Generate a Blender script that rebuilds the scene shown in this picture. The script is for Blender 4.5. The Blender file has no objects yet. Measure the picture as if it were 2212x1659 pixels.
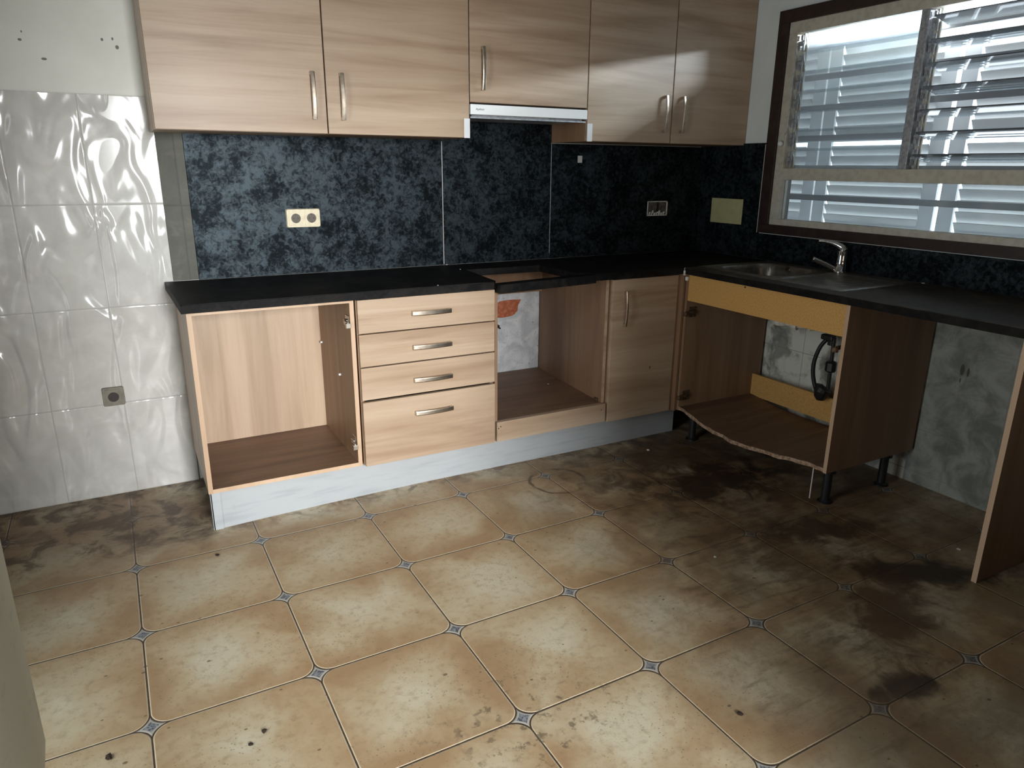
import bpy, bmesh, math, random
from mathutils import Vector, Matrix
random.seed(4)
PI = math.pi
scene = bpy.context.scene
C = scene.collection

# ------------------------------------------------------------------ camera
cam = bpy.data.cameras.new('camera'); co = bpy.data.objects.new('camera', cam); C.objects.link(co)
cam.sensor_fit = 'HORIZONTAL'; cam.sensor_width = 36.0; cam.lens = 1542.2 / 2212 * 36.0
cam.clip_start = 0.02
R = Matrix(((0.8786159, 0.1325498, -0.4587643), (-0.4774683, 0.2591920, -0.8395496), (0.0076259, 0.9566870, 0.2910185)))
co.matrix_world = Matrix.Translation((-0.17786, -3.29565, 1.36770)) @ R.to_4x4()
scene.camera = co
# ------------------------------------------------------------------ view, world, lights
scene.view_settings.view_transform = 'Standard'; scene.view_settings.look = 'None'
scene.view_settings.gamma = 1.0; scene.view_settings.use_curve_mapping = False
scene.view_settings.exposure = 0.0
w = bpy.data.worlds.new('sky'); scene.world = w; w.use_nodes = True
bg = w.node_tree.nodes['Background']; bg.inputs[0].default_value = (0.80, 0.90, 1.0, 1); bg.inputs[1].default_value = 6.0
def lamp(name, kind, loc, target, power, color=(1, 1, 1), **kw):
    l = bpy.data.lights.new(name, kind); l.energy = power; l.color = color
    for k, v in kw.items(): setattr(l, k, v)
    o = bpy.data.objects.new(name, l); C.objects.link(o); o.location = loc
    o.rotation_euler = (Vector(target) - Vector(loc)).to_track_quat('-Z', 'Y').to_euler()
    return o
# daylight of the next room's balcony window, behind the camera
lamp('daylight_next_room', 'AREA', (0.32, -6.1, 1.55), (0.55, -0.5, 0.28), 53, (0.97, 0.99, 1.0), shape='RECTANGLE', size=0.8, size_y=1.3, spread=math.radians(64))
# added fill lamp behind an invented hatch, lifts the right side
lamp('fill_back', 'AREA', (1.9, -6.2, 1.45), (2.2, -0.3, 1.2), 9, (1.0, 0.78, 0.60), shape='RECTANGLE', size=1.4, size_y=1.4)
# added fill lamp for left-facing surfaces, set behind an opening made for it
lamp('fill_side', 'AREA', (-1.28, -1.95, 1.10), (2.4, -1.85, 1.0), 31, (0.92, 0.98, 1.0), shape='RECTANGLE', size=0.8, size_y=1.9)
# daylight slipping over the top of the outside shutters
sl = lamp('daylight_over_shutter', 'AREA', (3.13, -1.25, 2.040), (2.13, -1.25, 1.78), 55, (0.85, 0.93, 1.0), shape='RECTANGLE', size=0.9, size_y=0.010)
sl.rotation_euler = Matrix(((0, 0.235, 0.972), (-1, 0, 0), (0, -0.972, 0.235))).to_euler()   # long side along the wall, facing in and slightly down

# ------------------------------------------------------------------ node helpers
class NT:
    def __init__(s, name):
        s.m = bpy.data.materials.new(name); s.m.use_nodes = True
        s.t = s.m.node_tree; s.n = s.t.nodes; s.l = s.t.links
        s.b = s.n['Principled BSDF']; s.out = s.n['Material Output']
    def new(s, typ, **kw):
        n = s.n.new(typ)
        for k, v in kw.items(): setattr(n, k, v)
        return n
    def put(s, sock, v):
        if isinstance(v, bpy.types.NodeSocket): s.l.new(v, sock)
        elif isinstance(v, (tuple, list)):
            sock.default_value = tuple(v) + (1,) if len(v) == 3 and sock.type == 'RGBA' else v
        else: sock.default_value = v
    def math(s, op, a, b=0.0, c=None, clamp=False):
        n = s.new('ShaderNodeMath', operation=op, use_clamp=clamp); s.put(n.inputs[0], a); s.put(n.inputs[1], b)
        if c is not None: s.put(n.inputs[2], c)
        return n.outputs[0]
    def mix(s, f, a, b, blend='MIX'):
        n = s.new('ShaderNodeMix', data_type='RGBA', blend_type=blend)
        s.put(n.inputs['Factor'], f); s.put(n.inputs[6], a); s.put(n.inputs[7], b); return n.outputs[2]
    def coord(s, which='Object'):
        return s.new('ShaderNodeTexCoord').outputs[which]
    def pos(s): return s.new('ShaderNodeNewGeometry').outputs['Position']
    def mapping(s, v, loc=(0, 0, 0), rot=(0, 0, 0), sc=(1, 1, 1)):
        n = s.new('ShaderNodeMapping'); s.put(n.inputs[0], v)
        n.inputs[1].default_value = loc; n.inputs[2].default_value = rot; n.inputs[3].default_value = sc
        return n.outputs[0]
    def noise(s, v, scale, detail=3, rough=0.55, dist=0.0):
        n = s.new('ShaderNodeTexNoise'); s.put(n.inputs['Vector'], v); n.inputs['Scale'].default_value = scale
        n.inputs['Detail'].default_value = detail; n.inputs['Roughness'].default_value = rough
        n.inputs['Distortion'].default_value = dist; return n.outputs[0]
    def vor(s, v, scale, feature='F1', out='Distance'):
        n = s.new('ShaderNodeTexVoronoi', feature=feature); s.put(n.inputs['Vector'], v); n.inputs['Scale'].default_value = scale
        return n.outputs[out]
    def ramp(s, f, stops, interp='LINEAR'):
        n = s.new('ShaderNodeValToRGB'); s.put(n.inputs[0], f); e = n.color_ramp.elements; n.color_ramp.interpolation = interp
        while len(e) < len(stops): e.new(0.5)
        for k, (p, c) in enumerate(stops):
            e[k].position = p; e[k].color = tuple(c) + (1,) if not isinstance(c, (int, float)) else (c, c, c, 1)
        return n.outputs[0]
    def smooth(s, v, a, b):   # 0 below a, 1 above b (or reversed)
        n = s.new('ShaderNodeMapRange', interpolation_type='SMOOTHSTEP'); s.put(n.inputs[0], v)
        lo, hi, t0, t1 = (a, b, 0, 1) if a < b else (b, a, 1, 0)
        n.inputs[1].default_value = lo; n.inputs[2].default_value = hi; n.inputs[3].default_value = t0; n.inputs[4].default_value = t1
        return n.outputs[0]
    def xyz(s, v):
        n = s.new('ShaderNodeSeparateXYZ'); s.put(n.inputs[0], v); return n.outputs
    def comb(s, x, y, z=0.0):
        n = s.new('ShaderNodeCombineXYZ'); s.put(n.inputs[0], x); s.put(n.inputs[1], y); s.put(n.inputs[2], z); return n.outputs[0]
    def bump(s, h, strength=0.3, dist=0.01, normal=None):
        n = s.new('ShaderNodeBump'); s.put(n.inputs['Height'], h); n.inputs['Strength'].default_value = strength
        n.inputs['Distance'].default_value = dist
        if normal is not None: s.put(n.inputs['Normal'], normal)
        s.l.new(n.outputs[0], s.b.inputs['Normal']); return n.outputs[0]
    def set(s, col=None, rough=None, metal=None, spec=None):
        if col is not None: s.put(s.b.inputs['Base Color'], col)
        if rough is not None: s.put(s.b.inputs['Roughness'], rough)
        if metal is not None: s.put(s.b.inputs['Metallic'], metal)
        if spec is not None: s.put(s.b.inputs['Specular IOR Level'], spec)
        return s.m
    def shifted(s):           # object coordinates with an offset of its own for every object
        r = s.new('ShaderNodeObjectInfo').outputs['Random']
        n = s.new('ShaderNodeVectorMath', operation='MULTIPLY_ADD'); s.put(n.inputs[0], s.comb(r, r, r)); n.inputs[1].default_value = (7.3, 9.1, 5.7)
        s.put(n.inputs[2], s.coord()); return n.outputs[0]

def wood(name, axis, c0, c1, c2, rough=0.42):
    t = NT(name); v = t.shifted()
    sc = {'x': (0.9, 14, 14), 'z': (14, 14, 0.9), 'y': (14, 0.9, 14)}[axis]
    sf = {'x': (3, 160, 160), 'z': (160, 160, 3), 'y': (160, 3, 160)}[axis]
    broad = t.noise(t.mapping(v, sc=sc), 1.0, 5, 0.6, 0.6)
    fine = t.noise(t.mapping(v, sc=sf), 1.0, 2, 0.5)
    slow = t.noise(t.mapping(v, sc=tuple(x * 0.35 for x in sc)), 1.0, 2, 0.5, 0.3)
    col = t.ramp(broad, [(0.30, c0), (0.50, c1), (0.68, c2)])
    col = t.mix(t.math('MULTIPLY', t.smooth(fine, 0.5, 0.75), 0.22), col, c0)
    col = t.mix(t.math('MULTIPLY', t.smooth(slow, 0.45, 0.7), 0.35), col, c0)
    return t.set(col, rough)
def flat(name, col, rough=0.5, metal=0.0, noise=0.0, scale=30, col2=None, spec=None):
    t = NT(name)
    if col2 is not None: c = t.mix(t.smooth(t.noise(t.coord(), scale, 4), 0.38, 0.66), col, col2)
    else: c = col
    return t.set(c, rough, metal, spec)

M = {}
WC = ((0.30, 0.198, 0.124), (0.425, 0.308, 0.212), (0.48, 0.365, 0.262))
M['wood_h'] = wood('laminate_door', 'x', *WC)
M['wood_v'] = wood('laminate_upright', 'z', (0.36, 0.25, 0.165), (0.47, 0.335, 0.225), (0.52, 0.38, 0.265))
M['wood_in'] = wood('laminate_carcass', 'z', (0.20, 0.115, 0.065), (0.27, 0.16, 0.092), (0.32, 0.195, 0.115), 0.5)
M['wood_shelf'] = wood('laminate_shaded_shelf', 'x', (0.12, 0.065, 0.038), (0.19, 0.105, 0.06), (0.235, 0.135, 0.08), 0.55)  # same laminate darkened: the low light on the shelves is in the colour
M['wood_edge'] = wood('laminate_edge', 'z', (0.46, 0.31, 0.20), (0.52, 0.36, 0.24), (0.56, 0.40, 0.27))
t = NT('raw_chipboard'); M['mdf'] = t.set(t.mix(t.smooth(t.noise(t.coord(), 220, 3), 0.4, 0.62), (0.50, 0.27, 0.075), (0.60, 0.36, 0.12)), 0.8)
t = NT('worn_board_edge'); M['worn'] = t.set(t.mix(t.smooth(t.noise(t.coord(), 60, 4), 0.4, 0.6), (0.22, 0.13, 0.08), (0.42, 0.29, 0.2)), 0.8)
M['nickel'] = flat('brushed_handle_metal', (0.62, 0.55, 0.46), 0.32, 1.0, col2=(0.50, 0.42, 0.33), scale=40)
M['steel'] = flat('stainless_steel', (0.30, 0.285, 0.26), 0.36, 0.85, col2=(0.20, 0.185, 0.16), scale=25)
M['chrome'] = flat('chrome', (0.75, 0.76, 0.78), 0.08, 1.0)
M['white_pl'] = flat('white_plastic', (0.74, 0.75, 0.75), 0.4)
M['cream_pl'] = flat('cream_socket_plastic', (0.70, 0.62, 0.44), 0.35, col2=(0.62, 0.53, 0.36), scale=50)
M['grey_pl'] = flat('grey_socket_plastic', (0.22, 0.20, 0.155), 0.4, col2=(0.17, 0.15, 0.12), scale=40)
M['dark_pl'] = flat('dark_socket_well', (0.022, 0.015, 0.010), 0.5)
M['black_pl'] = flat('black_plastic', (0.012, 0.012, 0.013), 0.45)
M['hood_white'] = flat('white_enamel', (0.86, 0.87, 0.87), 0.35)
M['ink'] = flat('grey_print', (0.12, 0.12, 0.12), 0.6)
M['hinge'] = flat('hinge_nickel', (0.50, 0.46, 0.40), 0.35, 1.0)
M['rust'] = flat('rusty_hinge', (0.10, 0.055, 0.03), 0.6, 0.6, col2=(0.20, 0.14, 0.09), scale=120)
M['plate'] = flat('yellowed_plate', (0.52, 0.50, 0.26), 0.5, col2=(0.47, 0.45, 0.23), scale=30)
M['casing'] = flat('dark_brown_casing', (0.022, 0.011, 0.009), 0.5, col2=(0.034, 0.018, 0.014), scale=25)
M['alu'] = flat('beige_aluminium', (0.56, 0.53, 0.45), 0.45, col2=(0.47, 0.44, 0.37), scale=35)
M['alu_dark'] = flat('worn_aluminium', (0.40, 0.42, 0.45), 0.45, 0.2, col2=(0.26, 0.275, 0.30), scale=70)
M['sealant'] = flat('old_sealant', (0.55, 0.52, 0.5), 0.7)
M['bar'] = flat('grille_paint', (0.24, 0.25, 0.27), 0.6)
M['leg'] = M['black_pl']
M['rubber'] = flat('black_rubber', (0.010, 0.010, 0.010), 0.55)
M['fit'] = flat('old_white_fitting', (0.74, 0.73, 0.66), 0.5, col2=(0.58, 0.56, 0.48), scale=60)
M['soil'] = flat('dry_dirt', (0.030, 0.018, 0.010), 0.9)
M['crumb'] = flat('white_crumb', (0.78, 0.76, 0.72), 0.8)

# plinth: white aluminium foil with dirty streaks
t = NT('white_plinth_foil'); v = t.coord()
c = t.mix(t.smooth(t.noise(t.mapping(v, sc=(3, 3, 30)), 1.6, 4), 0.45, 0.75), (0.40, 0.42, 0.435), (0.34, 0.36, 0.375))
c = t.mix(t.math('MULTIPLY', t.smooth(t.noise(v, 40, 3), 0.66, 0.74), 0.5), c, (0.40, 0.36, 0.30))
M['plinth'] = t.set(c, 0.33, 0.0)

# black slate-look laminate
def slate(name, dark, light, rough, scale, dust=None, spec=0.2, sheen=0.0):
    t = NT(name); v = t.shifted()
    a = t.noise(v, scale, 6, 0.68, 0.8); b = t.noise(v, scale * 0.22, 3, 0.5, 0.4)
    c = t.mix(t.smooth(t.math('ADD', t.math('MULTIPLY', a, 0.7), t.math('MULTIPLY', b, 0.3)), 0.43, 0.62), dark, light)
    if dust: c = t.mix(t.math('MULTIPLY', t.smooth(t.noise(v, 6, 5, 0.6, 0.5), 0.45, 0.7), 0.55), c, dust)
    r = t.math('MULTIPLY_ADD', a, 0.22, rough - 0.11)
    if sheen: spec = t.math('MULTIPLY_ADD', t.smooth(t.math('ADD', t.math('MULTIPLY', a, 0.6), t.math('MULTIPLY', b, 0.4)), 0.40, 0.62), sheen, spec)
    if sheen: t.b.inputs['Specular Tint'].default_value = (0.70, 0.88, 1.0, 1)
    return t.set(c, r, spec=spec)
M['slate'] = slate('blue_black_slate_laminate', (0.0035, 0.0045, 0.0055), (0.019, 0.026, 0.030), 0.42, 52, None, 0.06, 0.34)
M['worktop'] = slate('black_worktop_laminate', (0.005, 0.005, 0.0055), (0.014, 0.013, 0.0125), 0.6, 30, (0.020, 0.017, 0.015), 0.10)
M['worktop_dusty'] = slate('dusty_black_worktop', (0.022, 0.019, 0.015), (0.058, 0.050, 0.038), 0.55, 14, (0.095, 0.082, 0.062))

# plaster
def plaster(name, a, b, spots=False):
    t = NT(name); v = t.pos()
    c = t.mix(t.smooth(t.noise(v, 3.2, 4), 0.35, 0.7), a, b)
    c = t.mix(t.math('MULTIPLY', t.smooth(t.noise(v, 55, 3), 0.56, 0.7), 0.12), c, (0.25, 0.23, 0.2))
    t.bump(t.noise(v, 45, 3), 0.12, 0.004)
    return t.set(c, 0.85)
M['plaster'] = plaster('painted_plaster', (0.60, 0.60, 0.54), (0.54, 0.54, 0.48))
M['dull'] = plaster('dark_brown_paint', (0.16, 0.15, 0.14), (0.13, 0.12, 0.11))  # dark even paint on unseen walls, keeps bounced light low
M['ceil'] = plaster('grey_ceiling_paint', (0.34, 0.34, 0.33), (0.28, 0.28, 0.27))
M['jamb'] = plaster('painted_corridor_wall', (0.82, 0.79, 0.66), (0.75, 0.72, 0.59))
t = NT('bare_grey_plaster'); v = t.pos()
c = t.mix(t.smooth(t.noise(v, 9, 6, 0.65, 0.6), 0.38, 0.66), (0.50, 0.51, 0.53), (0.74, 0.74, 0.75))
c = t.mix(t.math('MULTIPLY', t.smooth(t.noise(v, 60, 3), 0.62, 0.7), 0.6), c, (0.25, 0.24, 0.24))
t.bump(t.noise(v, 22, 5, 0.6), 0.5, 0.012); M['bare'] = t.set(c, 0.9)
t = NT('red_brick_clay'); v = t.pos()
c = t.mix(t.smooth(t.noise(v, 45, 4), 0.4, 0.65), (0.40, 0.105, 0.045), (0.52, 0.19, 0.10))
t.bump(t.noise(v, 90, 4), 0.7, 0.006); M['brick'] = t.set(c, 0.9)

# glossy marbled wall tile with embossed leaves
def wall_tile(name, ca, cb, rough, emboss, tw, th, ox, oz, axis='x', grime=0.0):
    t = NT(name); p = t.pos(); X, Y, Z = t.xyz(p)
    U = X if axis == 'x' else Y
    u = t.math('DIVIDE', t.math('SUBTRACT', U, ox), tw); vv = t.math('DIVIDE', t.math('SUBTRACT', Z, oz), th)
    fu = t.math('FRACT', u); fv = t.math('FRACT', vv)
    du = t.math('MULTIPLY', t.math('MINIMUM', fu, t.math('SUBTRACT', 1.0, fu)), tw)
    dv = t.math('MULTIPLY', t.math('MINIMUM', fv, t.math('SUBTRACT', 1.0, fv)), th)
    d = t.math('MINIMUM', du, dv)
    cell = t.comb(t.math('FLOOR', u), t.math('FLOOR', vv), 0.0)
    wn = t.new('ShaderNodeTexWhiteNoise', noise_dimensions='3D'); t.put(wn.inputs['Vector'], cell)
    n1 = t.noise(p, 7, 5, 0.6, 0.8)
    c = t.mix(t.smooth(n1, 0.35, 0.68), ca, cb)
    c = t.mix(t.math('MULTIPLY', wn.outputs['Value'], 0.12), c, (0.48, 0.47, 0.43))
    if grime:
        g = t.smooth(t.noise(p, 11, 6, 0.65, 0.4), 0.48, 0.66)
        c = t.mix(t.math('MULTIPLY', g, grime), c, (0.16, 0.155, 0.12))
    grout = t.smooth(d, 0.0020, 0.0008)
    c = t.mix(grout, c, (0.42, 0.41, 0.37) if emboss else (0.10, 0.10, 0.085))
    r = t.math('ADD', rough, t.math('MULTIPLY', grout, 0.5))
    edge = t.smooth(d, 0.0, 0.006)
    h = edge
    nb = t.new('ShaderNodeBump'); nb.inputs['Strength'].default_value = 0.5; nb.inputs['Distance'].default_value = 0.002; t.put(nb.inputs['Height'], edge)
    if emboss:
        q = t.mapping(p, rot=(0, math.radians(24), 0), sc=(1.0, 1.0, 0.42))
        e = t.noise(q, 8.5, 1.0, 0.4, 0.9)
        lf = t.smooth(e, 0.36, 0.62)
        t.bump(lf, 0.6, emboss, nb.outputs[0])
    else: t.l.new(nb.outputs[0], t.b.inputs['Normal'])
    return t.set(c, r)
M['tile'] = wall_tile('white_embossed_tile', (0.56, 0.545, 0.51), (0.65, 0.635, 0.60), 0.14, 0.010, 0.2605, 0.405, -0.244, 0.0)
M['tile_old'] = wall_tile('grimy_olive_tile', (0.060, 0.062, 0.047), (0.085, 0.085, 0.068), 0.7, 0.0, 0.2605, 0.405, -0.19, 0.80, 'x', 0.5)

# right wall: old pale tiles below the worktop, paint above
t = NT('right_wall_surface'); p = t.pos(); X, Y, Z = t.xyz(p)
u = t.math('DIVIDE', t.math('ADD', Y, 0.865), 0.20); vv = t.math('DIVIDE', t.math('SUBTRACT', Z, 0.055), 0.20)
fu = t.math('FRACT', u); fv = t.math('FRACT', vv)
d = t.math('MULTIPLY', t.math('MINIMUM', t.math('MINIMUM', fu, t.math('SUBTRACT', 1.0, fu)), t.math('MINIMUM', fv, t.math('SUBTRACT', 1.0, fv))), 0.2)
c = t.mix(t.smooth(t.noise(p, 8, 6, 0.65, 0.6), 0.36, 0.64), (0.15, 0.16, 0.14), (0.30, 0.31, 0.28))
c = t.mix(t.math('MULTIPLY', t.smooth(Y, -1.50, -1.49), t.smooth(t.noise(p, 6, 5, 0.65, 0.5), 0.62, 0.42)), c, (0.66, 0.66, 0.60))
c = t.mix(t.smooth(d, 0.0018, 0.0006), c, (0.22, 0.21, 0.18))
def spot(t, Y, Z, y, z, ry, rz):
    a = t.math('DIVIDE', t.math('SUBTRACT', Y, y), ry); b = t.math('DIVIDE', t.math('SUBTRACT', Z, z), rz)
    return t.smooth(t.math('ADD', t.math('MULTIPLY', a, a), t.math('MULTIPLY', b, b)), 1.0, 0.55)
for sp in ((-1.665, 0.566, 0.010, 0.028), (-1.690, 0.560, 0.006, 0.022), (-1.664, 0.520, 0.003, 0.012)):
    c = t.mix(spot(t, Y, Z, *sp), c, (0.06, 0.055, 0.045))
pa = t.mix(t.smooth(t.noise(p, 4, 4), 0.35, 0.7), (0.74, 0.78, 0.77), (0.68, 0.72, 0.71))
c = t.mix(t.smooth(Z, 0.899, 0.901), c, pa)
M['rwall'] = t.set(c, t.mix(t.smooth(Z, 0.899, 0.901), (0.45,) * 3, (0.85,) * 3))

# back wall plaster with the little knocks of removed screws
t = NT('back_wall_paint'); p = t.pos(); X, Y, Z = t.xyz(p)
c = t.mix(t.smooth(t.noise(p, 3.2, 4), 0.35, 0.7), (0.80, 0.80, 0.74), (0.72, 0.72, 0.66))
for sp in ((-0.390, 1.789, 0.007, 0.005), (-0.381, 1.816, 0.003, 0.004), (-0.325, 1.730, 0.010, 0.005), (-0.130, 1.810, 0.005, 0.006), (-0.083, 1.787, 0.007, 0.008), (-0.095, 1.815, 0.004, 0.006)):
    c = t.mix(t.math('MULTIPLY', spot(t, X, Z, *sp), 0.85), c, (0.10, 0.09, 0.075))
t.bump(t.noise(p, 45, 3), 0.10, 0.004); M['bwall'] = t.set(c, 0.85)

# floor: cream tiles with rounded corners and blue star insets, years of dirt
def floor_material():
    t = NT('cream_floor_tiles_with_star_insets'); p = t.pos(); X, Y, Z = t.xyz(p)
    P, gx, gy, th = 0.42295, -0.27314, -0.71639, 0.00747
    ca, sa = math.cos(th), math.sin(th)
    dx = t.math('SUBTRACT', X, gx); dy = t.math('SUBTRACT', Y, gy)
    u = t.math('ADD', t.math('MULTIPLY', dx, ca / P), t.math('MULTIPLY', dy, sa / P))
    v = t.math('ADD', t.math('MULTIPLY', dx, sa / P), t.math('MULTIPLY', dy, -ca / P))
    fu = t.math('ABSOLUTE', t.math('SUBTRACT', t.math('FRACT', t.math('ADD', u, 0.5)), 0.5))
    fv = t.math('ABSOLUTE', t.math('SUBTRACT', t.math('FRACT', t.math('ADD', v, 0.5)), 0.5))
    r = 0.118
    a = t.math('MAXIMUM', t.math('SUBTRACT', r, fu), 0.0); b = t.math('MAXIMUM', t.math('SUBTRACT', r, fv), 0.0)
    d = t.math('SUBTRACT', r, t.math('SQRT', t.math('ADD', t.math('MULTIPLY', a, a), t.math('MULTIPLY', b, b))))   # <0 in the star, 0 on the joint
    ad = t.math('ABSOLUTE', d)
    wob = t.math('MULTIPLY_ADD', t.noise(p, 60, 2), 0.0035, -0.00175)
    joint = t.smooth(t.math('ADD', ad, wob), 0.0066, 0.0030)
    lip = t.math('MULTIPLY', t.smooth(d, 0.004, 0.007), t.smooth(d, 0.014, 0.008))
    star = t.smooth(d, -0.003, -0.006)
    cell = t.comb(t.math('FLOOR', u), t.math('FLOOR', v), 0.0)
    wn = t.new('ShaderNodeTexWhiteNoise', noise_dimensions='3D'); t.put(wn.inputs['Vector'], cell)
    # tile glaze: pale in the middle, ochre towards the rim
    edge = t.math('MINIMUM', fu, fv)
    cloud = t.noise(p, 4.2, 4, 0.55, 0.5)
    k = t.math('ADD', t.math('MULTIPLY', edge, 1.5), t.math('MULTIPLY', t.math('SUBTRACT', cloud, 0.5), 1.6))
    k = t.math('ADD', k, t.math('MULTIPLY', wn.outputs['Value'], 0.16))
    c = t.ramp(k, [(0.0, (0.35, 0.228, 0.122)), (0.22, (0.41, 0.295, 0.170)), (0.48, (0.475, 0.385, 0.25)), (0.80, (0.545, 0.48, 0.35))])
    fine = t.noise(p, 38, 5, 0.65)
    c = t.mix(t.math('MULTIPLY', t.smooth(fine, 0.46, 0.72), 0.45), c, (0.26, 0.175, 0.095))
    grain = t.noise(p, 210, 3, 0.7); c = t.mix(t.math('MULTIPLY', t.smooth(grain, 0.56, 0.70), 0.30), c, (0.22, 0.15, 0.08))
    # star inset: pale rim, slate blue mottled heart
    si = t.mix(t.smooth(t.noise(p, 130, 2, 0.6, 1.5), 0.42, 0.56), (0.05, 0.055, 0.065), (0.24, 0.25, 0.27))
    sc_ = t.mix(t.smooth(d, -0.016, -0.022), (0.40, 0.385, 0.34), si)
    c = t.mix(lip, c, (0.62, 0.53, 0.38))
    c = t.mix(star, c, sc_)
    c = t.mix(joint, c, (0.055, 0.036, 0.022))
    # dirt, plus the light fall-off to the right put into the colour
    dist = t.noise(p, 9, 5, 0.65, 0.6)
    dn = t.math('SUBTRACT', dist, 0.5)
    streak = t.noise(t.mapping(p, rot=(0, 0, 0.5), sc=(3.0, 16.0, 1)), 1.6, 5, 0.65, 0.8)
    def blob(x, y, rx, ry, soft=0.55, rot=0.0, amt=1.5):
        ex = t.math('SUBTRACT', X, x); ey = t.math('SUBTRACT', Y, y)
        cr, sr = math.cos(rot), math.sin(rot)
        A = t.math('MULTIPLY_ADD', ex, cr / rx, t.math('MULTIPLY', ey, sr / rx))
        B = t.math('MULTIPLY_ADD', ex, -sr / ry, t.math('MULTIPLY', ey, cr / ry))
        q = t.math('SQRT', t.math('ADD', t.math('MULTIPLY', A, A), t.math('MULTIPLY', B, B)))
        q = t.math('ADD', q, t.math('MULTIPLY', dn, -amt * 2))
        return t.smooth(q, 1.0 + soft * 0.4, 1.0 - soft)
    grime = (0.070, 0.040, 0.022); oil = (0.030, 0.018, 0.011)
    def lay(c, m, k, col): return t.mix(t.math('MULTIPLY', m, k), c, col)
    sm = t.smooth(streak, 0.36, 0.66)
    c = lay(c, blob(-0.35, -0.28, 0.55, 0.42, 0.9, 0, 0.35), 0.62, (0.19, 0.125, 0.075))
    c = lay(c, t.math('MULTIPLY', blob(-0.20, -0.50, 0.26, 0.13, 0.9, 0, 0.6), sm), 0.62, (0.085, 0.050, 0.027))
    c = lay(c, t.math('MULTIPLY', blob(-0.05, -0.30, 0.10, 0.34, 0.7), t.smooth(streak, 0.3, 0.6)), 0.5, (0.11, 0.07, 0.042))
    c = lay(c, t.math('MULTIPLY', t.smooth(Y, -0.66, -0.50), t.smooth(dist, 0.44, 0.60)), 0.75, grime)
    c = lay(c, t.math('MULTIPLY', t.smooth(Y, -0.12, -0.01), t.smooth(dist, 0.30, 0.60)), 0.8, grime)
    c = lay(c, t.math('MULTIPLY', t.smooth(X, 0.75, 1.6), t.smooth(t.noise(p, 3.4, 5, 0.65, 0.6), 0.34, 0.62)), 0.62, (0.165, 0.105, 0.052))  # painted light fall-off: broken brown tone growing towards the right
    c = lay(c, blob(2.18, -0.85, 0.62, 0.50, 0.8), 0.80, (0.075, 0.045, 0.026))
    c = lay(c, t.math('MULTIPLY', blob(2.25, -1.45, 0.75, 0.75, 0.8, 0, 1.2), t.math('MULTIPLY_ADD', sm, 0.5, 0.5)), 0.80, (0.095, 0.055, 0.030))
    c = lay(c, blob(2.10, -1.10, 0.30, 0.22, 0.6), 0.9, oil)
    c = lay(c, blob(2.08, -1.63, 0.26, 0.10, 0.6, -0.3), 0.75, oil)
    c = lay(c, blob(2.17, -2.02, 0.32, 0.10, 0.6, -0.55, 1.0), 0.92, oil)
    c = lay(c, blob(1.86, -2.14, 0.28, 0.13, 0.5, 0.75, 1.1), 0.80, (0.075, 0.040, 0.022))
    c = lay(c, blob(1.58, -2.38, 0.14, 0.055, 0.5, -0.15, 1.0), 0.9, oil)
    c = lay(c, t.math('MULTIPLY', blob(1.75, -1.85, 0.55, 0.45, 0.8, 0.4), t.smooth(streak, 0.42, 0.66)), 0.60, (0.13, 0.075, 0.038))
    c = lay(c, t.math('MULTIPLY', blob(1.40, -2.30, 0.40, 0.30, 0.8), t.smooth(streak, 0.45, 0.7)), 0.55, (0.12, 0.08, 0.04))
    c = lay(c, t.math('MULTIPLY', blob(0.60, -1.98, 0.30, 0.22, 0.8), t.smooth(t.noise(p, 26, 4, 0.7), 0.55, 0.64)), 0.75, (0.12, 0.09, 0.055))
    # ring left by a pot
    rd = t.math('SQRT', t.math('ADD', t.math('POWER', t.math('SUBTRACT', X, 1.44), 2.0), t.math('POWER', t.math('SUBTRACT', Y, -0.775), 2.0)))
    ring = t.smooth(t.math('ABSOLUTE', t.math('ADD', t.math('SUBTRACT', rd, 0.128), t.math('MULTIPLY', dn, 0.05))), 0.012, 0.004)
    c = lay(c, t.math('MULTIPLY', ring, t.smooth(t.noise(p, 5, 2), 0.42, 0.54)), 0.75, grime)
    # specks and crumbs trodden in
    vo = t.new('ShaderNodeTexVoronoi'); t.put(vo.inputs['Vector'], t.mapping(p, sc=(1, 1.5, 1))); vo.inputs['Scale'].default_value = 19
    keep = t.smooth(t.xyz(vo.outputs['Color'])[0], 0.62, 0.66)
    speck = t.math('MULTIPLY', t.smooth(t.math('ADD', vo.outputs['Distance'], t.math('MULTIPLY', dn, 0.25)), 0.105, 0.06), keep)
    c = lay(c, speck, 0.75, (0.09, 0.06, 0.03))
    vo2 = t.vor(t.mapping(p, sc=(1, 1.3, 1)), 70); c = lay(c, t.math('MULTIPLY', t.smooth(vo2, 0.20, 0.09), t.smooth(t.noise(p, 3, 3), 0.42, 0.58)), 0.65, (0.12, 0.08, 0.045))
    h = t.math('MULTIPLY_ADD', fine, 0.10, t.math('MULTIPLY', t.smooth(ad, 0.0, 0.012), 1.0))
    t.bump(h, 0.55, 0.004)
    rough = t.math('MULTIPLY_ADD', dist, 0.28, 0.34)
    return t.set(c, rough)
M['floor'] = floor_material()

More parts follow.
